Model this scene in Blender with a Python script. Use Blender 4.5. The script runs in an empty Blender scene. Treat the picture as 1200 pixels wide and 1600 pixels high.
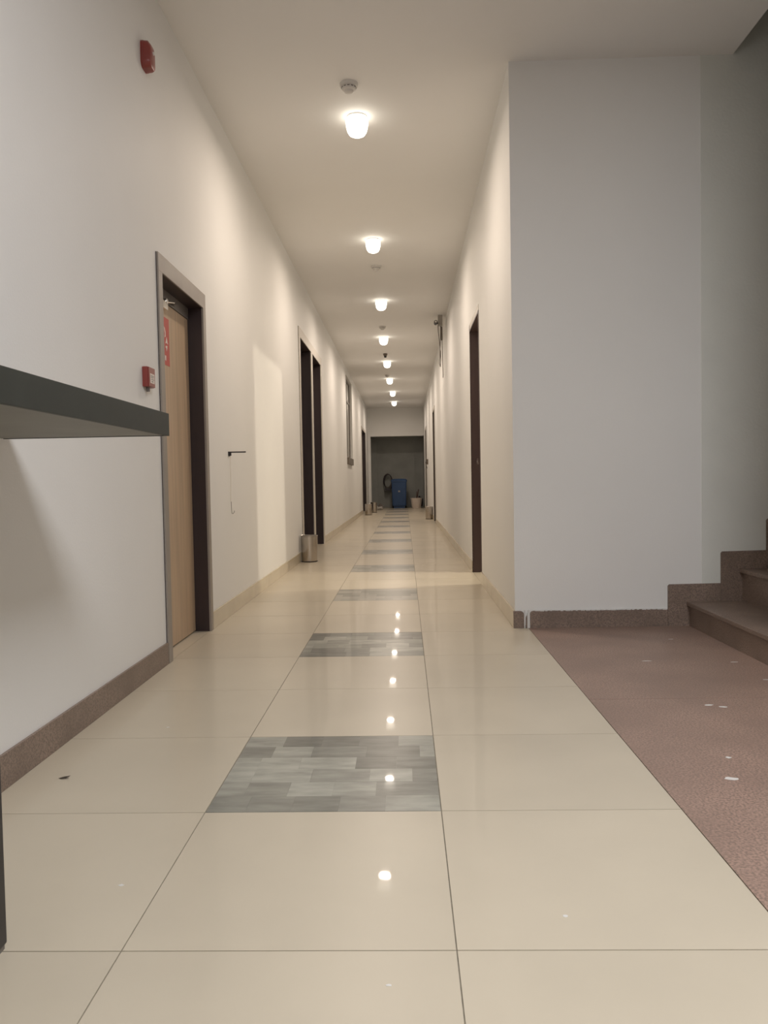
import bpy, bmesh, math, random
from mathutils import Vector, Matrix
random.seed(7)
C = bpy.context.scene.collection

# ------------------------------------------------------------------ camera
F_PX, PITCH, YAW, ROLL = 1247.2, .0375, -.0269, -.0181
fw = Vector((math.sin(YAW)*math.cos(PITCH), math.cos(YAW)*math.cos(PITCH), -math.sin(PITCH)))
rt = Vector((math.cos(YAW), -math.sin(YAW), 0)); up = rt.cross(fw)
r2 = rt*math.cos(ROLL)+up*math.sin(ROLL); u2 = -rt*math.sin(ROLL)+up*math.cos(ROLL)
cam = bpy.data.objects.new('camera', bpy.data.cameras.new('camera')); C.objects.link(cam)
m = Matrix((r2, u2, -fw)).transposed().to_4x4(); m.translation = Vector((0, 0, 1)); cam.matrix_world = m
cam.data.sensor_fit = 'HORIZONTAL'; cam.data.sensor_width = 36; cam.data.lens = F_PX/1200*36
cam.data.clip_start = .02
bpy.context.scene.camera = cam

# ------------------------------------------------------------------ world, large lights, exposure
w = bpy.data.worlds.new('world'); bpy.context.scene.world = w; w.use_nodes = True
w.node_tree.nodes['Background'].inputs[0].default_value = (.6, .65, .7, 1)
w.node_tree.nodes['Background'].inputs[1].default_value = .03
vs = bpy.context.scene.view_settings
vs.view_transform = 'Standard'; vs.look = 'None'; vs.gamma = 1; vs.exposure = .25
vs.use_curve_mapping = False

WARM = (1, .84, .70); COOL = (.965, .965, .985)
LAMP_W = 18; LOBBY_W = 102; ROOM_W = 90; BULB_E = 3.5


def area_light(name, loc, power, size, color, rot=(0, 0, 0), shape='DISK', sy=None):
    l = bpy.data.lights.new(name, 'AREA'); l.energy = power; l.size = size; l.color = color; l.shape = shape
    if sy: l.size_y = sy
    o = bpy.data.objects.new(name, l); C.objects.link(o); o.location = loc; o.rotation_euler = rot
    return o


area_light('lobby_panel_light', (1.15, .5, 3.70), LOBBY_W, 1.2, COOL, shape='SQUARE')
area_light('side_room_light', (3.55, 8.3, 2.98), ROOM_W, .2, (1, .88, .7), rot=(0, math.radians(35), 0))

# ------------------------------------------------------------------ constants of the place
WL, WR, H = -1.356, .727, 3.747
T, XA, Y0 = .7218, -.6284, 1.6677
YC, YE, YB = 5.377, 29.78, 31.3
LAMPS = [6.10+3.049*i for i in range(8)]
XM = (WL+WR)/2


# ------------------------------------------------------------------ materials
def mat(name, col, rough=.5, metal=0, noise=0, nscale=8, bump=0, bscale=200, spec=.5, coat=0, speck=None, rnd=0, emit=None, stretch=None):
    ma = bpy.data.materials.new(name); ma.use_nodes = True
    nt = ma.node_tree; N = nt.nodes; L = nt.links; b = N['Principled BSDF']
    b.inputs['Roughness'].default_value = rough; b.inputs['Metallic'].default_value = metal
    b.inputs['Specular IOR Level'].default_value = spec; b.inputs['Coat Weight'].default_value = coat; b.inputs['Coat Roughness'].default_value = .025
    b.inputs['Base Color'].default_value = (*col, 1)
    tc = N.new('ShaderNodeTexCoord'); src = tc.outputs['Object']
    if rnd:
        oi = N.new('ShaderNodeObjectInfo')
        ad = N.new('ShaderNodeVectorMath'); ad.operation = 'ADD'
        sc = N.new('ShaderNodeVectorMath'); sc.operation = 'SCALE'
        L.new(oi.outputs['Location'], sc.inputs[0]); sc.inputs['Scale'].default_value = 3.7
        L.new(src, ad.inputs[0]); L.new(sc.outputs[0], ad.inputs[1]); src = ad.outputs[0]
    if stretch:
        mp = N.new('ShaderNodeMapping'); mp.inputs['Scale'].default_value = stretch
        L.new(src, mp.inputs[0]); src = mp.outputs[0]
    colout = None
    if noise:
        n = N.new('ShaderNodeTexNoise'); n.inputs['Scale'].default_value = nscale; n.inputs['Detail'].default_value = 5
        L.new(src, n.inputs['Vector'])
        r = N.new('ShaderNodeValToRGB'); L.new(n.outputs[0], r.inputs[0])
        r.color_ramp.elements[0].position = .3; r.color_ramp.elements[1].position = .7
        r.color_ramp.elements[0].color = (*[c*(1-noise) for c in col], 1)
        r.color_ramp.elements[1].color = (*[min(1, c*(1+noise)) for c in col], 1)
        colout = r.outputs[0]
    if speck:
        n = N.new('ShaderNodeTexNoise'); n.inputs['Scale'].default_value = speck[1]; n.inputs['Detail'].default_value = 2
        L.new(src, n.inputs['Vector'])
        r = N.new('ShaderNodeValToRGB'); L.new(n.outputs[0], r.inputs[0])
        r.color_ramp.elements[0].position = .4; r.color_ramp.elements[1].position = .62
        r.color_ramp.elements[0].color = (0, 0, 0, 1); r.color_ramp.elements[1].color = (1, 1, 1, 1)
        mx = N.new('ShaderNodeMixRGB'); L.new(r.outputs[0], mx.inputs[0])
        if colout: L.new(colout, mx.inputs[1])
        else: mx.inputs[1].default_value = (*col, 1)
        mx.inputs[2].default_value = (*speck[0], 1); colout = mx.outputs[0]
    if rnd:
        hs = N.new('ShaderNodeHueSaturation'); ma_ = N.new('ShaderNodeMapRange')
        L.new(oi.outputs['Random'], ma_.inputs[0]); ma_.inputs[3].default_value = 1-rnd; ma_.inputs[4].default_value = 1+rnd
        L.new(ma_.outputs[0], hs.inputs['Value'])
        if colout: L.new(colout, hs.inputs['Color'])
        else: hs.inputs['Color'].default_value = (*col, 1)
        colout = hs.outputs[0]
    if colout: L.new(colout, b.inputs['Base Color'])
    if bump:
        n = N.new('ShaderNodeTexNoise'); n.inputs['Scale'].default_value = bscale; n.inputs['Detail'].default_value = 3
        L.new(src, n.inputs['Vector'])
        bp = N.new('ShaderNodeBump'); bp.inputs['Strength'].default_value = bump; bp.inputs['Distance'].default_value = .002
        L.new(n.outputs[0], bp.inputs['Height']); L.new(bp.outputs[0], b.inputs['Normal'])
    if emit:
        b.inputs['Emission Color'].default_value = (*emit[0], 1); b.inputs['Emission Strength'].default_value = emit[1]
    return ma


M = {}
M['paint'] = mat('wall_paint', (.83, .825, .805), .6, noise=.025, nscale=.8, bump=.25, bscale=90, spec=.25)
M['ceil'] = mat('ceiling_paint', (.89, .88, .86), .7, noise=.015, nscale=1, bump=.1, bscale=120, spec=.2)
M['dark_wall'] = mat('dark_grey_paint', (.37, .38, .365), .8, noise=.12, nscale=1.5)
M['tile'] = mat('cream_tile', (.575, .512, .405), .34, noise=.05, nscale=1.6, rnd=.02, spec=.2, coat=.2)
M['mosaic'] = mat('grey_tile', (.27, .27, .235), .32, noise=.25, nscale=7, bump=.05, bscale=18, rnd=.42, spec=.25, coat=.18, stretch=(1, 3, 1))
M['grout'] = mat('grout', (.25, .22, .17), .8, noise=.2, nscale=30)
M['base_cream'] = mat('cream_skirting', (.60, .53, .41), .25, noise=.05, nscale=3)
M['granite'] = mat('brown_granite', (.37, .25, .20), .42, noise=.22, nscale=2.2, speck=((.23, .165, .135), 130), bump=.15, bscale=160)
M['granite_skirt'] = mat('granite_skirting', (.27, .20, .16), .42, noise=.2, nscale=5, speck=((.18, .135, .11), 150), bump=.15, bscale=160)
M['frame'] = mat('greige_door_frame', (.30, .265, .23), .45, noise=.06, nscale=6)
M['frame_light'] = mat('pale_door_frame', (.56, .52, .46), .45, noise=.04, nscale=6)
M['dark'] = mat('dark_brown_veneer', (.040, .026, .027), .42, noise=.25, nscale=7, stretch=(1, 1, .1))
M['dark2'] = mat('dark_red_brown_veneer', (.075, .048, .046), .42, noise=.15, nscale=7, stretch=(1, 1, .1))
M['oak'] = mat('light_oak', (.50, .365, .245), .42, noise=.14, nscale=7, stretch=(3, 3, .16))
M['trans'] = mat('grey_rail', (.17, .15, .14), .4)
M['steel'] = mat('brushed_steel', (.50, .46, .42), .27, metal=1, noise=.08, nscale=8, stretch=(8, 8, .4))
M['chrome'] = mat('chrome', (.8, .78, .75), .15, metal=1)
M['red'] = mat('red_plastic', (.27, .05, .042), .3, noise=.05, nscale=20)
M['red_paper'] = mat('red_sticker', (.50, .085, .07), .5)
M['white'] = mat('white_plastic', (.72, .70, .67), .4)
M['white_ink'] = mat('white_print', (.78, .70, .65), .5)
M['grey_ink'] = mat('grey_print', (.3, .28, .26), .5)
M['black'] = mat('black_paint', (.022, .019, .02), .4, noise=.3, nscale=12)
M['counter'] = mat('dark_green_grey_laminate', (.022, .026, .022), .5, noise=.1, nscale=15)
M['under'] = mat('grey_board', (.27, .27, .25), .6, noise=.06, nscale=6)
M['glass'] = mat('grey_frosted_glass', (.36, .35, .32), .25)
M['sill'] = mat('brown_stone', (.14, .115, .09), .5, noise=.1, nscale=10)
M['blue'] = mat('blue_plastic', (.035, .08, .19), .45, noise=.08, nscale=5)
M['tub'] = mat('white_tub_plastic', (.80, .70, .62), .5, noise=.05, nscale=6)
M['cable'] = mat('brown_cable', (.12, .095, .075), .5)
M['grey_box'] = mat('grey_plastic', (.42, .39, .35), .5)
M['bag'] = mat('dark_purple_plastic', (.03, .022, .032), .35)
M['rag'] = mat('grey_white_cloth', (.42, .40, .37), .8, noise=.15, nscale=30)
M['brush'] = mat('brown_wood_handle', (.10, .05, .04), .5)
M['bulb'] = mat('lit_bulb', (1, .95, .85), .5, emit=((1, .93, .80), BULB_E))
M['panel'] = mat('lit_panel', (1, 1, 1), .5, emit=((.95, .97, 1), 3))
M['drip'] = mat('white_paint_drip', (.72, .71, .69), .5)


# ------------------------------------------------------------------ mesh helpers
def box(bm, x0, x1, y0, y1, z0, z1):
    x0, x1 = sorted((x0, x1)); y0, y1 = sorted((y0, y1)); z0, z1 = sorted((z0, z1))
    v = [bm.verts.new(p) for p in ((x0, y0, z0), (x1, y0, z0), (x1, y1, z0), (x0, y1, z0), (x0, y0, z1), (x1, y0, z1), (x1, y1, z1), (x0, y1, z1))]
    for f in ((0, 3, 2, 1), (4, 5, 6, 7), (0, 1, 5, 4), (1, 2, 6, 5), (2, 3, 7, 6), (3, 0, 4, 7)): bm.faces.new([v[i] for i in f])
    return bm


def boxes(*bs, bev=0):
    bm = bmesh.new()
    for b in bs: box(bm, *b)
    if bev: bmesh.ops.bevel(bm, geom=bm.edges[:], offset=bev, segments=2, profile=.6, affect='EDGES')
    return bm


def lathe(prof, n=32, bm=None, cx=0, cy=0, axis='Z'):
    """prof: [(r, h)...] from bottom to top, closed at r = 0 ends"""
    bm = bm or bmesh.new(); rings = []
    def P(r, h, a):
        c, s = r*math.cos(a), r*math.sin(a)
        return (cx+c, cy+s, h) if axis == 'Z' else ((h, cx+c, cy+s) if axis == 'X' else (cx+c, h, cy+s))
    for r, h in prof:
        rings.append([bm.verts.new(P(r, h, 2*math.pi*i/n)) for i in range(n)] if r > 1e-6 else [bm.verts.new(P(0, h, 0))])
    for a, b in zip(rings, rings[1:]):
        for i in range(n):
            j = (i+1) % n
            if len(a) == 1 and len(b) == 1: continue
            if len(a) == 1: bm.faces.new((a[0], b[j], b[i]))
            elif len(b) == 1: bm.faces.new((a[i], a[j], b[0]))
            else: bm.faces.new((a[i], a[j], b[j], b[i]))
    bmesh.ops.recalc_face_normals(bm, faces=bm.faces[:])
    return bm


def tube(pts, r, n=8, bm=None):
    bm = bm or bmesh.new(); pts = [Vector(p) for p in pts]; prev = None; first = None
    for i, p in enumerate(pts):
        d = (pts[min(i+1, len(pts)-1)]-pts[max(i-1, 0)]).normalized()
        a = d.orthogonal().normalized() if prev is None else (prev-d*prev.dot(d)).normalized()
        b = d.cross(a); prev = a
        ring = [bm.verts.new(p+(a*math.cos(2*math.pi*k/n)+b*math.sin(2*math.pi*k/n))*r) for k in range(n)]
        if i:
            for k in range(n): bm.faces.new((last[k], last[(k+1) % n], ring[(k+1) % n], ring[k]))
        else: first = ring
        last = ring
    bm.faces.new(first[::-1]); bm.faces.new(last)
    return bm


def prism(poly, x0, x1, axis='X'):
    """poly in the other two axes, extruded from x0 to x1"""
    bm = bmesh.new()
    def P(t, a, b): return (t, a, b) if axis == 'X' else ((a, t, b) if axis == 'Y' else (a, b, t))
    A = [bm.verts.new(P(x0, *p)) for p in poly]; B = [bm.verts.new(P(x1, *p)) for p in poly]
    bm.faces.new(A); bm.faces.new(B[::-1]); n = len(poly)
    for i in range(n): bm.faces.new((A[i], B[i], B[(i+1) % n], A[(i+1) % n]))
    bmesh.ops.recalc_face_normals(bm, faces=bm.faces[:])
    return bm


def obj(name, bm, ma, parent=None, loc=(0, 0, 0), smooth=False, label=None):
    me = bpy.data.meshes.new(name); bm.to_mesh(me); bm.free(); me.materials.append(M[ma] if isinstance(ma, str) else ma)
    if smooth:
        for p in me.polygons: p.use_smooth = True
        try: me.set_sharp_from_angle(angle=math.radians(40))
        except Exception: pass
    o = bpy.data.objects.new(name, me); C.objects.link(o); o.location = loc
    if parent: o.parent = parent
    if label: o['label'] = label
    return o


def inst(name, me, parent, loc):
    o = bpy.data.objects.new(name, me); C.objects.link(o); o.location = loc; o.parent = parent
    return o


def tag(o, label, cat, group=None, kind=None):
    o['label'] = label; o['category'] = cat
    if group: o['group'] = group
    if kind: o['kind'] = kind
    return o


def thing(name, label, cat, loc=(0, 0, 0), group=None, kind=None):
    o = bpy.data.objects.new(name, None); C.objects.link(o); o.location = loc; o.empty_display_size = .1
    return tag(o, label, cat, group, kind)


def copy_tree(o, parent=None):
    c = o.copy(); C.objects.link(c)
    if parent: c.parent = parent
    for ch in list(o.children): copy_tree(ch, c)
    return c


# ------------------------------------------------------------------ floor
floor = tag(obj('floor', boxes((WL-.3, 5.4, -3.2, YB+.3, -.15, -.0025)), 'grout'),
            'long polished cream tile floor with grey mosaic tiles down the middle', 'floor', kind='structure')
J = .0016
def tile_mesh(wd, dp, ma, name='floor_tile'):
    me = bpy.data.meshes.new(name); bm = boxes((-wd/2+J, wd/2-J, -dp/2+J, dp/2-J, -.012, 0))
    bm.to_mesh(me); bm.free(); me.materials.append(M[ma]); return me
full = tile_mesh(T, T, 'tile'); leftw = XA-WL
left_me = tile_mesh(leftw, T, 'tile')
rw = WR-(XA+T); right_me = tile_mesh(rw, T, 'tile')
moz_me = tile_mesh(T, T, 'mosaic', 'mosaic_tile')
# further grey tiles show their print only as tone: a procedural patchwork
mm = M['mosaic_far'] = mat('hazed_patchwork_tile', (.28, .275, .24), .32, bump=.04, bscale=18, spec=.25, coat=.2)
nt = mm.node_tree; N = nt.nodes; L = nt.links
br = N.new('ShaderNodeTexBrick'); br.inputs['Scale'].default_value = 1; br.inputs['Brick Width'].default_value = .15; br.inputs['Row Height'].default_value = .12
br.inputs['Mortar Size'].default_value = 0; br.inputs['Color1'].default_value = (.23, .225, .195, 1); br.inputs['Color2'].default_value = (.40, .385, .34, 1)  # paler than the near mosaic: haze and wall reflections put into the colour
tcn = N.new('ShaderNodeTexCoord'); L.new(tcn.outputs['Object'], br.inputs['Vector']); L.new(br.outputs[0], N['Principled BSDF'].inputs['Base Color'])
far_me = tile_mesh(T, T, 'mosaic_far', 'mosaic_tile')

for k in range(-6, 42):
    yc = Y0+(k+.5)*T
    d = T
    inst('floor_tile', left_me, floor, (WL+leftw/2, yc, 0))
    if k >= 6: inst('floor_tile', right_me, floor, (WR-rw/2, yc, 0))
    elif k < 5: inst('floor_tile', full, floor, (XA+1.5*T, yc, 0))
    else:
        ya, yb = Y0+k*T+J, Y0+(k+1)*T-J
        o = obj('floor_tile', prism([(XA+T+J, ya), (XA+2*T-J, ya), (XA+2*T-J, YC), (WR, YC), (WR, yb), (XA+T+J, yb)], -.012, 0, 'Z'), 'tile', floor)
    if k % 3 != 1: inst('floor_tile', full, floor, (XA+T/2, yc, 0)); continue
    if k not in (1, 4): inst('mosaic_tile', far_me, floor, (XA+T/2, yc, 0)); continue
    mt = obj('mosaic_tile', boxes((-T/2+J, T/2-J, -T/2+J, T/2-J, -.012, -.0012)), 'mosaic', floor, (XA+T/2, yc, 0))
    rows = 6; rh = (T-2*J)/rows
    for r in range(rows):
        x = -T/2+J; first = True
        y1 = -T/2+J+r*rh
        while x < T/2-J-1e-4:
            wdt = random.choice((.145, .145, .15, .14, .2)) if not first else random.choice((.05, .09, .12, .145))
            first = False
            x1 = min(x+wdt, T/2-J)
            if T/2-J-x1 < .04: x1 = T/2-J
            hgt = random.uniform(0, .0004)
            cx, cy = (x+x1)/2, y1+rh/2
            obj('mosaic_piece', boxes((x-cx+.0002, x1-cx-.0002, -rh/2+.0002, rh/2-.0002, -.003, 0)), 'mosaic', mt, (cx, cy, hgt-.0003))
            x = x1
for (a_, b_, s_) in ((4.49, 5.41, -1), (10.54, 11.75, -1), (11.92, 13.1, -1), (25.4, 27.8, -1), (18.98, 20.12, 1), (26.28, 27.42, 1)):
    X_ = WL if s_ < 0 else WR
    obj('threshold_tile', boxes((X_+s_*.001, X_+s_*.25, a_, b_, -.01, -.0002)), 'tile', floor)
# granite floor of the stair lobby
GX = XA+2*T
for (a, b, c, d_) in ((GX+J, 5.2, -2.98, .9), (GX+J, 5.2, .9+.003, 3.6), (GX+J, 5.2, 3.603, YC)):
    obj('granite_slab', boxes((a, b, c, d_, -.02, .0005)), 'granite', floor)
# dried paint marks on the granite
for (x, y, l, wd, a) in ((1.78, 3.92, .10, .012, .05), (1.66, 3.0, .07, .02, .3), (1.30, 4.35, .05, .015, 0), (1.31, 3.49, .045, .02, .2), (1.36, 3.46, .04, .02, -.3), (1.06, 2.63, .05, .03, -.2),
                         (1.13, 2.83, .025, .02, .1), (1.17, 2.4, .03, .03, .4), (1.03, 2.21, .02, .02, 0), (1.62, 4.93, .04, .01, 0), (1.17, 2.26, .05, .018, .6), (1.75, 4.3, .05, .012, 0)):
    pts = [(x+l/2*math.cos(t)*random.uniform(.6, 1.1)*math.cos(a)-wd/2*math.sin(t)*math.sin(a), y+l/2*math.cos(t)*math.sin(a)+wd/2*math.sin(t)*random.uniform(.6, 1.1)) for t in [i*math.pi/5 for i in range(10)]]
    obj('paint_splash', prism(pts, .0003, .0012, 'Z'), 'drip', floor)
for (x, y) in ((-.05, 1.55), (-.73, 1.95), (-1.0, 3.25), (.35, 1.8)):
    pts = [(x+.009*math.cos(t)*random.uniform(.5, 1), y+.006*math.sin(t)*random.uniform(.5, 1)) for t in [i*math.pi/4 for i in range(8)]]
    obj('paint_splash', prism(pts, 0, .0006, 'Z'), 'drip', floor)

# ------------------------------------------------------------------ walls
def wall_x(name, xf, xb, y0, y1, openings, label, z1=H):
    """wall along Y with its face at xf; openings: (ya, yb, za, zb)"""
    bs = []; y = y0
    for (a, b, za, zb) in sorted(openings):
        bs.append((xf, xb, y, a, 0, z1))
        if za > 0: bs.append((xf, xb, a, b, 0, za))
        bs.append((xf, xb, a, b, zb, z1)); y = b
    bs.append((xf, xb, y, y1, 0, z1))
    return tag(obj(name, boxes(*bs), 'paint'), label, 'wall', kind='structure')

D1 = (4.427, 5.47, 0, 2.297); D2 = (10.42, 13.22, 0, 3.05); WN = (18.9, 20.95, 1.60, 3.56); D3 = (25.3, 27.9, 0, 2.79)
wall_x('wall_left', WL, WL-.3, -3, YE, [D1, D2, WN, D3], 'white painted wall along the left of the corridor with brown doors in it')
R1 = (7.68, 8.70, 0, 2.62); R2 = (18.9, 20.2, 0, 2.78); R3 = (26.2, 27.5, 0, 2.80)
wall_x('wall_right', WR, WR+.25, YC+.25, YE, [R1, R2, R3], 'white painted wall along the right of the corridor beyond the stair corner')
tag(obj('wall_stair', boxes((WR, 5.4, YC, YC+.25, 0, 6.6)), 'paint'), 'cool white wall facing the camera with the granite stairs at its foot', 'wall', kind='structure')
M['layer'] = mat('coarse_greenish', (.75, .76, .715), .7, noise=.03, nscale=3, bump=.5, bscale=60, spec=.2)  # thin raised layer, rougher and slightly darker than the wall paint
obj('coarse_layer', boxes((1.975, 5.19, YC-.004, YC, .2, 6.55)), 'layer', bpy.data.objects['wall_stair'], label='coarser, slightly darker, greenish layer above the steps')
tag(obj('wall_stair_unseen', boxes((1.9, 5.2, 3.70, 3.85, 0, 6.6)), 'paint'), 'unseen white wall closing the near side of the stair flight and shading it', 'wall', kind='structure')  # unseen wall, edge placed to keep lobby light off the stair flight
tag(obj('wall_lobby_right', boxes((5.2, 5.4, -3, YC, 0, 6.6)), 'paint'), 'white wall at the far right end of the stair lobby', 'wall', kind='structure')
tag(obj('wall_back', boxes((WL-.3, 5.4, -3.2, -3, 0, H)), 'paint'), 'white wall closing the lobby behind the viewer', 'wall', kind='structure')
tag(obj('wall_end', boxes((WL, WR, YE, YE+.2, 2.70, H), (WL, WL+.10, YE, YE+.2, 0, 2.70)), 'paint'),
    'white header wall across the corridor end above the dark alcove', 'wall', kind='structure')
tag(obj('wall_alcove', boxes((WL-.3, WR+.25, YB, YB+.2, 0, H), (WL-.3, WL+.04, YE+.2, YB, 0, H), (WR, WR+.25, YE+.2, YB, 0, H),
        (WR, WR+.25, YE, YE+.2, 0, 2.7), (WL+.04, WR, YE+.2, YB, 2.7, 2.8), (.36, .40, YB-.06, YB, 0, 2.7), (WL+.04, WL+.30, YB-.08, YB, 0, 2.7)), 'dark_wall'),
    'dark grey wall of the unlit alcove at the corridor end', 'wall', kind='structure')
tag(obj('ceiling', boxes((WL-.3, 2.186, -3.2, YC+.25, H, H+.25), (2.186, 5.4, -3.2, 3.85, H, H+.25), (WL-.3, WR+.25, YC+.25, YE+.2, H, H+.25),), 'ceil'),
    'long white ceiling with a row of round lamps along its middle', 'ceiling', kind='structure')
tag(obj('ceiling_stairwell', boxes((1.9, 5.4, 3.7, YC+.25, 6.6, 6.8), (2.15, 2.186, 3.85, YC, H+.25, 6.6)), 'ceil'), 'dim ceiling high above the stair flight', 'ceiling', kind='structure')
# side room behind the open door on the right
tag(obj('wall_side_room', boxes((.977, 4.2, 6.3, 6.5, 0, 3), (.977, 4.2, 10.0, 10.2, 0, 3), (4.0, 4.2, 6.5, 10.0, 0, 3), (.977, 4.2, 6.3, 10.2, 3, 3.1)), 'paint'),
    'white walls of the lit room behind the open door', 'wall', kind='structure')
obj('side_room_floor', boxes((WR+.001, 4.0, 6.5, 10.0, -.05, -.0003)), 'tile', floor)

# ------------------------------------------------------------------ baseboards
BH = .12
def board(name, segs, ma, label):
    e = thing(name, label, 'skirting', kind='structure')
    for s in segs: obj('skirting_tile', boxes(s, bev=.002), ma, e)
    return e
def run(xa, xb, y0, y1, L_=T):
    out = []; y = y0
    while y < y1-.01:
        e = min(y+L_, y1); out.append((xa, xb, y+.0008, e-.0008, 0, BH)); y = e
    return out
board('baseboard_left', run(WL, WL+.012, -3, D1[0]-.001, 1.3), 'granite_skirt', 'brown granite skirting on the left wall before the oak door')
board('baseboard_left_corridor', run(WL, WL+.012, D1[1], D2[0])+run(WL, WL+.012, D2[1], D3[0])+run(WL, WL+.012, D3[1], YE), 'base_cream', 'cream tile skirting on the left corridor wall beyond the oak door')
board('baseboard_right', run(WR-.012, WR, YC, R1[0])+run(WR-.012, WR, R1[1], R2[0])+run(WR-.012, WR, R2[1], R3[0])+run(WR-.012, WR, R3[1], YE), 'base_cream', 'cream tile skirting on the right corridor wall')

ST = [(1.87, .165), (2.22, .381), (2.52, .595)]
while ST[-1][0] < 4.8: ST.append((ST[-1][0]+.30, ST[-1][1]+.18))
sk = thing('baseboard_stair', 'brown granite skirting stepping up the wall beside the stairs', 'skirting', kind='structure')
ys0, ys1 = YC-.014, YC
def rounded_left(x0, x1, z1, r=.022, both=False):
    p = [(x0, 0), (x1, 0)]
    p += [(x1-r+r*math.sin(t), z1-r+r*math.cos(t)) for t in (math.pi/2, math.pi/3, math.pi/6, 0)] if both else [(x1, z1)]
    p += [] if both and x1-x0 < .08 else []
    if not both: p += [(x0+r-r*math.sin(t), z1-r+r*math.cos(t)) for t in (0, math.pi/6, math.pi/3, math.pi/2)]
    else: p += [(x0, z1)]
    return p
obj('skirting_slab', prism(rounded_left(WR-.012, .785, .115, both=True), ys0, ys1, 'Y'), 'granite_skirt', sk)
obj('skirting_slab', prism([(.797, 0), (.806, 0), (.806, .085), (.797, .07)], ys0, ys1, 'Y'), 'granite_skirt', sk)
obj('skirting_slab', prism(rounded_left(.826, 1.28, .115), ys0, ys1, 'Y'), 'granite_skirt', sk)
obj('skirting_slab', prism([(1.2808, 0), (1.745, 0), (1.745, .115), (1.5, .117), (1.42, .112), (1.2808, .113)], ys0, ys1, 'Y'), 'granite_skirt', sk)
prevx, prevz = 1.747, .115
for i, (nx, nz) in enumerate(ST):
    x0 = nx-.123; zt = nz+.12
    x1 = ST[i+1][0]-.123 if i+1 < len(ST) else 5.19
    obj('skirting_slab', prism([(x0, 0), (x1-.001, 0), (x1-.001, zt), (x0+.01, zt-.004), (x0, zt-.014)], ys0, ys1, 'Y'), 'granite_skirt', sk)
obj('paint_drip', boxes((.786, .792, ys0-.002, ys1, 0, .1), (.788, .796, ys0-.001, ys1, .02, .12), (.807, .813, ys0-.002, ys1, 0, .1), (.813, .825, ys0-.001, ys1, .0, .12), bev=.001), 'drip', sk, label='white paint drip run down over the granite')
# uneven painted edge along the top of the skirting
bm = bmesh.new()
for i in range(26):
    x = .86+i*.034
    box(bm, x, x+random.uniform(.01, .034), ys0-.0006, ys1, .1135+random.uniform(-.0015, .0015), .119)
obj('paint_edge', bm, 'drip', sk)['kind'] = 'stuff'

# ------------------------------------------------------------------ stairs
stairs = thing('staircase', 'brown granite steps rising to the right against the stair wall', 'stairs', (1.87, 4.6, 0), kind='structure')
for i, (nx, nz) in enumerate(ST):
    x1 = ST[i+1][0] if i+1 < len(ST) else 5.19
    z0 = ST[i-1][1] if i else 0
    obj('riser', boxes((nx+.02-1.87, nx+.04-1.87, 3.86-4.6, ys0-.001-4.6, z0, nz-.028)), 'granite_skirt', stairs)
    obj('tread', boxes((nx-1.87, x1+.038-1.87, 3.86-4.6, ys0-.001-4.6, nz-.028, nz), bev=.004), 'granite_skirt', stairs)

# ------------------------------------------------------------------ doors
def glyph_strip(parent, X, pts_list, t=.0008):
    for p in pts_list: obj('printed_symbol', prism(p, X, X+t, 'X'), 'white_ink', parent)

d1 = thing('door_1', 'light oak door with a red sticker, recessed in a greige frame on the left wall', 'door', (WL, 4.95, 0), kind='structure')
def P(o, x0, x1, y0, y1, z0, z1): return (x0-o.location.x, x1-o.location.x, y0-o.location.y, y1-o.location.y, z0, z1)
def dp(name, ma, o, *bs, bev=0, parent=None, label=None): return obj(name, boxes(*[P(o, *b) for b in bs], bev=bev), ma, parent or o, label=label)
a, b, _, zt = D1
dp('frame_jamb', 'frame', d1, (WL, WL+.014, a, a+.072, 0, zt-.1), bev=.002)
dp('frame_jamb', 'frame', d1, (WL, WL+.014, b-.065, b, 0, zt-.1), bev=.002)
dp('frame_head', 'frame', d1, (WL, WL+.014, a, b, zt-.1, zt), bev=.002)
dp('lining', 'dark', d1, (WL-.3, WL+.004, a, a+.066, 0, zt-.1), (WL-.3, WL+.004, b-.062, b, 0, zt-.1), (WL-.3, WL+.004, a, b, zt-.10, zt), label='dark brown door lining')
dp('transom_rail', 'trans', d1, (WL-.16, WL-.09, a+.066, b-.062, zt-.175, zt-.10), label='grey rail above the door leaf')
leaf = dp('door_leaf', 'oak', d1, (WL-.135, WL-.095, a+.07, b-.066, .008, zt-.178), bev=.002)
cl = dp('door_closer', 'chrome', d1, (WL-.095, WL-.06, a+.22, a+.42, zt-.235, zt-.185), bev=.006, parent=leaf, label='silver door closer')
obj('closer_arm', tube([(WL-.07-d1.location.x, a+.40-d1.location.y, zt-.185), (WL-.055-d1.location.x, a+.52-d1.location.y, zt-.165), (WL-.088-d1.location.x, a+.66-d1.location.y, zt-.15)], .007), 'chrome', leaf)
for (yy, zz) in ((a+.30, zt-.175), (a+.40, zt-.18)):
    obj('closer_knuckle', lathe([(0, zz-.02), (.014, zz-.02), (.016, zz), (.012, zz+.012), (0, zz+.012)], 16, cx=WL-.07-d1.location.x, cy=yy-d1.location.y), 'chrome', leaf, smooth=True)
sx = WL-.095
stk = tag(obj('warning_sticker', boxes((0, .0015, -.16, .16, -.145, .145)), 'red_paper'), 'red sticker with white symbols on the oak door', 'sticker')
stk.location = (sx+.0004, 4.80, 1.885)
def sym(poly): obj('printed_symbol', prism([(y_+.085, z_) for y_, z_ in poly], .0015, .0024, 'X'), 'white_ink', stk)
sym([(-.10+.055*math.cos(t), .055+.05*math.sin(t)) for t in [i*math.pi/8 for i in range(16)]])
sym([(-.03, .085), (-.015, .08), (0, .055), (.0, .03), (-.02, .02), (-.012, .045)])
sym([(.018, .03), (.034, .0), (.045, -.012), (.03, -.012), (.018, -.004), (.006, -.012), (-.008, -.012), (.002, 0)])
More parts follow.
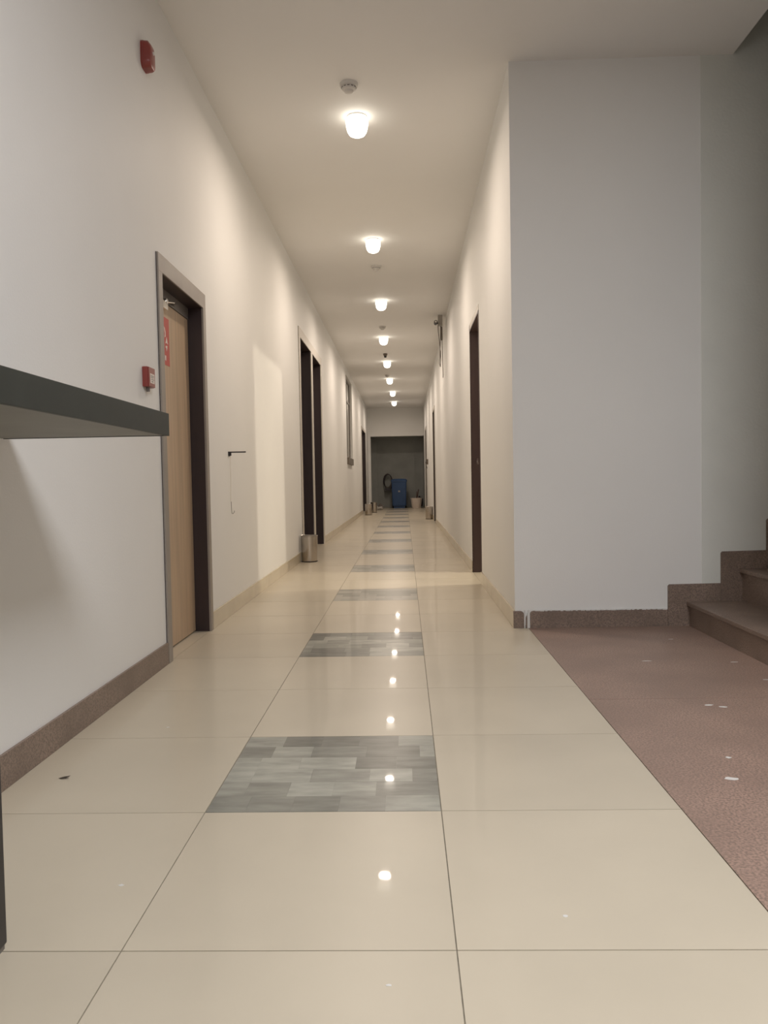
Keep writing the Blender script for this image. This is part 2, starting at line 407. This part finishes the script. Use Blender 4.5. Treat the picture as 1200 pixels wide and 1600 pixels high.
sym([(-.004, -.028), (.03, -.024), (.026, -.04), (.012, -.06), (.008, -.042), (-.006, -.038)])
for i in range(5):
    y = -.16+i*.034; sym([(y, -.118), (y+.008, -.118), (y+.008, -.1), (y+.016, -.118), (y+.024, -.118), (y+.024, -.088), (y, -.088)])

def dark_door(name, op, side, label, depth=.13, fw=.07, ma='dark', fma='frame_light', split=None):
    a, b, _, zt = op; X = WL if side < 0 else WR; s = side
    d = thing(name, label, 'door', (X, (a+b)/2, 0), kind='structure')
    dp('frame_jamb', fma, d, (X, X-s*.012, a, a+fw, 0, zt-fw), bev=.002)
    dp('frame_jamb', fma, d, (X, X-s*.012, b-fw, b, 0, zt-fw), bev=.002)
    dp('frame_head', fma, d, (X, X-s*.012, a, b, zt-fw, zt), bev=.002)
    w_ = .25 if s > 0 else .3
    dp('lining', ma, d, (X+s*w_, X-s*.004, a, a+fw-.006, 0, zt-fw+.006), (X+s*w_, X-s*.004, b-fw+.006, b, 0, zt-fw+.006), (X+s*w_, X-s*.004, a, b, zt-fw+.006, zt), label='dark brown door lining')
    if split:
        dp('mullion', fma, d, (X, X-s*.012, split[0], split[1], 0, zt-fw), bev=.002)
        dp('mullion_lining', ma, d, (X+s*w_, X-s*.004, split[0]+.006, split[1]-.006, 0, zt-fw))
        spans = ((a+fw-.006, split[0]+.006), (split[1]-.006, b-fw+.006))
    else: spans = ((a+fw-.006, b-fw+.006),)
    for (p, q) in spans:
        lf = dp('door_leaf', ma, d, (X+s*depth, X+s*(depth+.04), p+.004, q-.004, .008, zt-fw), bev=.002)
        yk = p+.09
        obj('door_handle', tube([(X+s*(depth-.002)-d.location.x, yk-d.location.y, 1.05), (X+s*(depth-.05)-d.location.x, yk-d.location.y, 1.05), (X+s*(depth-.055)-d.location.x, yk+.11-d.location.y, 1.05)], .009), 'chrome', lf)
    return d
dark_door('door_2', D2, -1, 'pair of dark brown doors side by side in one pale frame, behind the nearest steel bin', fw=.125, split=(11.74, 11.93))
dark_door('door_3', D3, -1, 'dark brown door at the far end of the left wall', fw=.09, depth=.15)
dark_door('door_5', R2, 1, 'narrow-looking dark door on the right wall beside the far steel bin', fw=.08)
dark_door('door_6', R3, 1, 'last dark door on the right wall just before the alcove', fw=.08)
a, b, _, zt = R1
d4 = thing('door_4', 'open dark red-brown doorway nearest on the right wall, light spilling out', 'door', (WR, 8.2, 0), kind='structure')
fwd = .055
dp('frame_jamb', 'frame_light', d4, (WR-.004, WR, b-.02, b+.035, 0, zt+.05))
dp('frame_head', 'frame_light', d4, (WR-.004, WR, a-.0, b+.035, zt, zt+.055))
dp('lining', 'dark2', d4, (WR-.005, WR+.25, a, a+.02, 0, zt), (WR-.005, WR+.25, b-.02, b, 0, zt), (WR-.005, WR+.25, a, b, zt-.02, zt), label='dark red-brown door lining')
dp('strike_plate', 'chrome', d4, (WR+.055, WR+.075, b-.023, b-.0195, 1.17, 1.24), label='small bright latch plate')
dp('latch_bolt', 'chrome', d4, (WR+.058, WR+.072, b-.034, b-.022, 1.19, 1.215), bev=.002)
lf = dp('door_leaf', 'dark2', d4, (WR+.26, WR+1.19, a-.06, a-.02, .008, zt-.02), bev=.002)
dp('hinge', 'chrome', d4, (WR+.235, WR+.262, a-.03, a+.0, .3, .4), (WR+.235, WR+.262, a-.03, a, 2.1, 2.2))

# ------------------------------------------------------------------ window on the left wall
a, b, z0, z1 = WN
wn = thing('window_1', 'tall recessed window high on the left wall with a brown stone sill', 'window', (WL, (a+b)/2, z0), kind='structure')
def wp(name, ma, *bs, bev=0): return obj(name, boxes(*[(x0-WL, x1-WL, y0-wn.location.y, y1-wn.location.y, q0-z0, q1-z0) for x0, x1, y0, y1, q0, q1 in bs], bev=bev), ma, wn)
fr = wp('window_frame', 'sill', (WL-.10, WL-.06, a, a+.05, z0, z1), (WL-.10, WL-.06, b-.05, b, z0, z1), (WL-.10, WL-.06, a, b, z1-.05, z1), (WL-.10, WL-.06, a, b, z0, z0+.05))
wp('mullion', 'sill', (WL-.10, WL-.06, (a+b)/2-.03, (a+b)/2+.03, z0+.05, z1-.05))
wp('transom_bar', 'sill', (WL-.10, WL-.06, a+.05, b-.05, z1-.55, z1-.50))
for (p, q) in ((a+.05, (a+b)/2-.03), ((a+b)/2+.03, b-.05)):
    wp('pane', 'glass', (WL-.085, WL-.078, p, q, z0+.05, z1-.55)); wp('pane', 'glass', (WL-.085, WL-.078, p, q, z1-.50, z1-.05))
wp('window_sill', 'sill', (WL-.12, WL+.045, a-.02, b-.35, z0-.16, z0-.001), bev=.004)
wp('lining', 'paint', (WL-.3, WL-.105, a, b, z0, z1))

# ------------------------------------------------------------------ lamps and detectors on the ceiling
lab = ['largest and nearest round ceiling lamp, just beyond the nearest smoke detector', 'second lit ceiling lamp from the viewer, before the second smoke detector',
       'third lit ceiling lamp from the viewer, between the second and third detectors', 'fourth lit ceiling lamp from the viewer, just past the third smoke detector',
       'fifth lit ceiling lamp from the viewer, just past the tiny black-centred detector', 'sixth lit ceiling lamp from the viewer, just past the fifth detector',
       'seventh lit ceiling lamp, second from the end wall', 'eighth lit ceiling lamp, the last one before the end wall']
lamp = thing('ceiling_lamp', lab[0], 'lamp', (XM, LAMPS[0], H), group='lit round lamps along the corridor ceiling')
obj('lamp_ring', lathe([(0, -.012), (.070, -.012), (.076, -.008), (.076, 0), (0, 0)]), 'white', lamp, smooth=True)
obj('bulb', lathe([(0, -.150), (.034, -.147), (.058, -.135), (.072, -.114), (.080, -.085), (.085, -.05), (.085, -.028), (.074, -.0125), (0, -.0121)]), 'bulb', lamp, smooth=True)
for i, y in enumerate(LAMPS):
    o = lamp if i == 0 else copy_tree(lamp)
    o.location = (XM+(-.0 if i < 3 else -.045 if i < 6 else -.01), y, H); o['label'] = lab[i]
    area_light('lamp_light', (o.location.x, y, H-.158), LAMP_W, .12, WARM)

lab = ['nearest white smoke detector on the ceiling, in front of the nearest lamp', 'second smoke detector, between the second and third lamps',
       'third smoke detector, just before the fourth lamp', 'fourth detector on the ceiling, smaller and dark, before the fifth lamp', 'fifth detector on the ceiling, before the sixth lamp']
det = thing('smoke_detector', lab[0], 'smoke detector', (XM, 5.7, H), group='smoke detectors along the corridor ceiling')
obj('detector_base', lathe([(0, -.022), (.060, -.022), (.063, -.018), (.063, 0), (0, 0)]), 'white', det, smooth=True)
obj('detector_head', lathe([(0, -.066), (.020, -.066), (.030, -.060), (.032, -.048), (.046, -.043), (.050, -.036), (.050, -.022), (0, -.0221)]), 'white', det, smooth=True)
vb = bmesh.new()
for k in range(12):
    t = k*math.pi/6; c, s = math.cos(t), math.sin(t)
    bx = boxes((.0395, .051, -.008, .008, -.034, -.028)); bx.transform(Matrix.Rotation(t, 4, 'Z'))
    me = bpy.data.meshes.new('x'); bx.to_mesh(me); bx.free(); vb.from_mesh(me); bpy.data.meshes.remove(me)
obj('detector_vents', vb, 'trans', det)
for i, (x, y) in enumerate([(-.34, 5.60), (-.32, 10.25), (-.35, 14.2), (-.375, 17.2), (-.41, 20.6)]):
    if i == 3:
        o = thing('smoke_detector', lab[3], 'smoke detector', (x, y, H), group='smoke detectors along the corridor ceiling')
        obj('detector_base', lathe([(0, -.05), (.03, -.05), (.045, -.03), (.045, 0), (0, 0)]), 'sill', o, smooth=True)
        obj('detector_head', lathe([(0, -.085), (.02, -.085), (.028, -.07), (.028, -.0502), (0, -.0502)]), 'black', o, smooth=True)
    else:
        o = det if i == 0 else copy_tree(det); o.location = (x, y, H); o['label'] = lab[i]
# flat LED panel in the lobby ceiling, above the viewer
pn = thing('ceiling_panel', 'square lit ceiling panel in the lobby above the viewer', 'lamp', (1.15, .5, H))
obj('panel_frame', boxes((-.63, .63, -.63, .63, -.03, 0), bev=.003), 'white', pn); obj('diffuser', boxes((-.6, .6, -.6, .6, -.034, -.0302)), 'panel', pn)

# ------------------------------------------------------------------ alarm devices on the left wall
sr = thing('alarm_sounder', 'red alarm sounder with rounded cover high on the left wall', 'alarm', (WL, 4.315, 3.29))

def rr(w_, h_, r, n=5, dz=0):
    p = []
    for cx, cy, t0 in ((w_-r, h_-r, 0), (-w_+r, h_-r, 90), (-w_+r, -h_+r, 180), (w_-r, -h_+r, 270)):
        for i in range(n+1):
            t = math.radians(t0+90*i/n); p.append((cx+r*math.cos(t), cy+r*math.sin(t)+dz))
    return p
def loft(sections, axis='X'):
    bm = bmesh.new(); rings = []
    for h, poly in sections: rings.append([bm.verts.new((h, *p) if axis == 'X' else (*p, h)) for p in poly])
    for A, B in zip(rings, rings[1:]):
        n = len(A)
        for i in range(n): bm.faces.new((A[i], A[(i+1) % n], B[(i+1) % n], B[i]))
    bm.faces.new(rings[0][::-1]); bm.faces.new(rings[-1]); bmesh.ops.recalc_face_normals(bm, faces=bm.faces[:])
    return bm
obj('back_plate', loft([(0, rr(.055, .072, .03)), (.012, rr(.055, .072, .03))]), 'red', sr)
obj('cover', loft([(.0122, rr(.054, .071, .03)), (.035, rr(.053, .069, .03)), (.048, rr(.045, .058, .028, dz=-.006)), (.052, rr(.03, .04, .02, dz=-.01))]), 'red', sr, smooth=True)
obj('cover_glint', lathe([(0, .0522), (.010, .0522), (.009, .057), (.004, .060), (0, .0605)], 20, axis='X', cx=.0, cy=.015), 'white', sr, smooth=True)  # small white dot added as a painted highlight on the red cover
cp = thing('fire_call_point', 'small red fire call point box with white label beside the oak door', 'fire alarm', (WL, 4.19, 1.572))
obj('housing', boxes((0, .030, -.052, .052, -.052, .052), bev=.004), 'red', cp)
ff = obj('front_frame', boxes((.0302, .036, -.050, .050, -.050, .050), bev=.002), 'red', cp)
obj('press_plate', boxes((.0362, .0372, -.034, .036, -.032, .018)), 'white_ink', cp)
for (y0_, y1_, q0, q1) in ((-.025, .027, .004, .008), (-.025, .02, -.004, 0), (-.02, .027, -.014, -.010), (-.012, .012, -.026, -.020)):
    obj('printed_text', boxes((.0373, .0378, y0_, y1_, q0, q1)), 'grey_ink', cp)
obj('cable_gland', lathe([(0, -.075), (.009, -.075), (.011, -.0525), (0, -.0525)], 14, cx=.016, cy=-.01), 'trans', cp, smooth=True)

# wall arm with a hanging wire
ar = thing('wall_bracket', 'thin dark bracket arm on the left wall with a fine wire and hook below', 'bracket', (WL, 6.13, 1.25))
obj('arm', boxes((.006, .135, -.006, .006, -.004, .006), bev=.001), 'black', ar)
obj('wall_plate', boxes((0, .012, -.012, .014, -.030, .006), (.012, .022, -.004, .004, -.026, -.004)), 'black', ar)
obj('wire', tube([(.012, 0, -.03), (.014, 0, -.2), (.010, 0, -.36), (.012, 0, -.40)], .0012, 6), 'base_cream', ar)
obj('hook', tube([(.012, 0, -.38), (.014, 0, -.45), (.016, 0, -.472), (.024, 0, -.474), (.034, 0, -.462), (.036, 0, -.45)], .0022, 6), 'trans', ar)

# ------------------------------------------------------------------ counter at the left edge
ct = thing('counter', 'dark grey-green counter top on black legs jutting in from the left edge', 'counter', (-1.07, 1.2, 0))
CX, CY = -1.07, 1.2
def cb(name, ma, *bs, bev=0, parent=None): return obj(name, boxes(*[(x0-CX, x1-CX, y0-CY, y1-CY, q0, q1) for x0, x1, y0, y1, q0, q1 in bs], bev=bev), ma, parent or ct)
top = cb('counter_top', 'under', (-1.345, -.797, -.6, 2.65, 1.169, 1.236))
cb('edge_band', 'counter', (-.7968, -.785, -.61, 2.66, 1.167, 1.242), (-1.345, -.797, 2.6502, 2.662, 1.167, 1.242), (-1.345, -.797, -.612, -.6002, 1.167, 1.242), bev=.0015, parent=top)
cb('top_laminate', 'counter', (-1.345, -.797, -.6, 2.65, 1.2362, 1.242), parent=top)
for (x0, y0_) in ((-.964, 1.602), (-1.33, 1.602), (-.964, -.5), (-1.33, -.5)):
    lg = cb('leg', 'black', (x0, x0+.08, y0_, y0_+.08, .012, 1.168), bev=.003)
    cb('foot_pad', 'trans', (x0+.004, x0+.076, y0_+.004, y0_+.076, 0, .0118), parent=lg)

# ------------------------------------------------------------------ steel bins
def make_bin(label, loc, s=1):
    t = thing('steel_bin', label, 'bin', loc, group='brushed steel bins along the corridor walls'); t.scale = (s, s, s)
    obj('bin_body', lathe([(0, .012), (.100, .012), (.100, .012), (.1025, .03), (.107, .325), (.107, .325), (.103, .326), (.098, .04), (0, .04)], 40), 'steel', t, smooth=True)
    obj('base_ring', lathe([(0, 0), (.102, 0), (.105, .006), (.105, .0118), (0, .0118)], 40), 'black', t, smooth=True)
    rg = bmesh.new(); n = 40
    obj('rim', lathe([(.1075, .3262), (.111, .329), (.111, .335), (.107, .339), (.101, .336), (.101, .3262), (.1075, .3262)], 40), 'steel', t, smooth=True)
    return t
b0 = make_bin('largest steel bin, in front of the pair of dark doors on the left', (-1.236, 10.15, 0))
for lb, lc in (('steel bin by the far left dark door, nearer of the two there', (-1.13, 24.4, 0)), ('steel bin just behind another bin at the far left door', (-1.04, 26.4, 0)),
               ('steel bin by the far right wall beside the narrow dark door', (.632, 21.1, 0))):
    o = copy_tree(b0); o.location = lc; o['label'] = lb
o['label'] = 'steel bin by the far right wall beside the narrow dark door'

# ------------------------------------------------------------------ security camera on the right wall
sc = thing('security_camera', 'small dark security camera with loose cables under the ceiling beside the right wall', 'camera', (.668, 13.4, 3.62))
obj('junction_box', boxes((-.075, 0, -.05, .05, -.04, .127), bev=.004), 'grey_box', sc)
obj('camera_arm', tube([(-.07, 0, .0), (-.095, -.01, .0)], .012), 'black', sc)
hb = obj('camera_housing', lathe([(0, -.14), (.028, -.14), (.030, -.12), (.030, .0), (0, .0)], 20, axis='Y', cx=-.115, cy=0), 'black', sc, smooth=True)
obj('lens', lathe([(0, -.146), (.018, -.146), (.020, -.1402), (0, -.1402)], 16, axis='Y', cx=-.115, cy=0), 'chrome', hb, smooth=True)
obj('power_adapter', boxes((-.030, -.002, -.03, .03, -.28, -.06), bev=.003), 'cable', sc)
for pts in ([(-.075, 0, -.02), (-.07, 0, -.15), (-.055, 0, -.3), (-.045, 0, -.42), (-.045, 0, -.50)], [(-.03, 0, -.045), (-.035, 0, -.2), (-.045, 0, -.4), (-.05, 0, -.56), (-.06, 0, -.66), (-.045, 0, -.72), (-.035, 0, -.6), (-.04, 0, -.45)],
            [(-.01, 0, -.28), (-.008, 0, -.5), (-.004, 0, -.75), (-.004, 0, -.9)]):
    obj('cable', tube(pts, .006, 6), 'cable', sc)
sw = thing('wall_socket', 'small dark electrical box on the right wall near the far doors', 'switch', (WR, 24.7, 1.60))
obj('back_box', boxes((-.05, 0, -.06, .06, -.08, .08), bev=.004), 'sill', sw); obj('face_plate', boxes((-.056, -.0502, -.045, .045, -.06, .06), bev=.002), 'trans', sw)
obj('plug', boxes((-.085, -.0565, -.02, .02, -.05, .0), bev=.004), 'black', sw)
obj('plug_cord', tube([(-.07, 0, -.05), (-.065, 0, -.12), (-.03, 0, -.2)], .006, 6), 'black', sw)

# ------------------------------------------------------------------ things in the alcove
YA = 30.35
bb = thing('wheeled_bin', 'blue plastic wheeled bin standing in the dark alcove', 'bin', (-.225, YA, 0))
obj('bin_body', loft([(.09, rr(.250, .27, .05)), (.14, rr(.258, .28, .05)), (.98, rr(.285, .33, .04)), (1.0, rr(.30, .345, .04)), (1.03, rr(.30, .345, .04))], axis='Z'), 'blue', bb)
obj('lid', loft([(1.031, rr(.305, .355, .04)), (1.06, rr(.305, .355, .05)), (1.10, rr(.26, .31, .06)), (1.115, rr(.18, .24, .06))], axis='Z'), 'blue', bb)
obj('handle', tube([(-.2, .36, 1.0), (-.2, .42, 1.04), (.2, .42, 1.04), (.2, .36, 1.0)], .016), 'blue', bb)
obj('base', boxes((-.21, .21, -.23, .1, 0, .0895)), 'blue', bb)
for s in (-1, 1): obj('wheel', lathe([(0, s*.24-.025), (.09, s*.24-.025), (.10, s*.24-.015), (.10, s*.24+.015), (.09, s*.24+.025), (0, s*.24+.025)], 24, axis='X', cx=.2, cy=.10), 'black', bb, smooth=True)
obj('emblem', boxes((-.035, .035, -.333, -.28, .61, .67), bev=.006), 'grey_box', bb)
hs = thing('hose_coil', 'coiled dark hose hanging on the alcove wall beside the blue bin', 'hose', (-.66, YB-.14, 1.05))
for k in range(4):
    n = 28; r = .155+.012*math.sin(k*2.1)
    obj('hose_loop', tube([(r*math.cos(2*math.pi*i/n)+.01*k-.015, -.05-.03*k, .26*math.sin(2*math.pi*i/n)*(1+.05*k)-.02*k) for i in range(n+1)], .016, 8), 'bag' if k % 2 else 'cable', hs)
obj('peg', tube([(0, 0.13, .235), (0, -.17, .245), (0, -.18, .29)], .014, 8), 'trans', hs)
obj('reel_box', boxes((-.12, .12, -.2, .02, -.40, -.29), bev=.01), 'bag', hs)
tb = thing('plastic_tub', 'pale tapered plastic tub on the alcove floor right of the blue bin', 'tub', (.42, YA-.2, 0))
obj('tub_body', lathe([(0, 0), (.165, 0), (.17, .01), (.215, .36), (.205, .36), (.16, .02), (0, .02)], 32), 'tub', tb, smooth=True)
obj('rim', lathe([(.216, .35), (.228, .352), (.228, .375), (.205, .378), (.205, .361), (.2158, .361)], 32), 'tub', tb, smooth=True)
bh = thing('broom', 'short dark broom handle standing in the pale tub', 'broom', (.42, YA-.2, .022))
obj('broom_handle', tube([(-.02, 0, .12), (.09, .05, .68)], .018), 'brush', bh); obj('broom_head', boxes((-.09, .06, -.04, .04, 0, .12), bev=.01), 'brush', bh)
obj('second_stick', tube([(.0, -.05, .12), (.02, .02, .60)], .012), 'brush', bh)
def lump(name, label, cat, loc, r, sx, sy, sz, ma, seed):
    random.seed(seed); bm = bmesh.new(); bmesh.ops.create_icosphere(bm, subdivisions=3, radius=r)
    for v in bm.verts:
        q = v.co.normalized()
        f = 1+.16*math.sin(5*q.x+seed)+.12*math.sin(7*q.y+2*q.z*seed)+.06*math.sin(13*q.z+9*q.x)
        v.co = Vector((q.x*sx, q.y*sy, max(-.85, q.z)*sz))*r*f
    zmin = min(v.co.z for v in bm.verts)
    for v in bm.verts: v.co.z -= zmin
    return tag(obj(name, bm, ma, loc=loc, smooth=True), label, cat)
lump('rubbish_bag', 'dark plastic bag slumped right of the pale tub', 'bag', (.56, YA+.28, 0), .14, .75, .9, 1.5, 'bag', 3)
lump('floor_cloth', 'crumpled grey-white cloth on the floor at the alcove entrance', 'cloth', (-.93, 28.6, 0), .12, 1.1, 1.0, .5, 'rag', 5)
lump('floor_rag', 'dark crumpled rag behind the pale cloth on the floor', 'cloth', (-.90, 29.25, 0), .11, .9, 1.0, .9, 'trans', 8)

# scrap on the floor near the granite skirting
lf_ = bmesh.new()
vs_ = [lf_.verts.new(p) for p in ((-.02, 0, .001), (-.005, .007, .004), (.012, .008, .006), (.024, .002, .010), (.01, -.006, .003), (-.008, -.006, .001))]
lf_.faces.new(vs_); bmesh.ops.solidify(lf_, geom=lf_.faces[:], thickness=.0008)
tag(obj('dry_leaf', lf_, 'sill', loc=(-1.19, 2.68, .0005)), 'tiny curled dark scrap on the cream tiles near the left skirting', 'leaf')
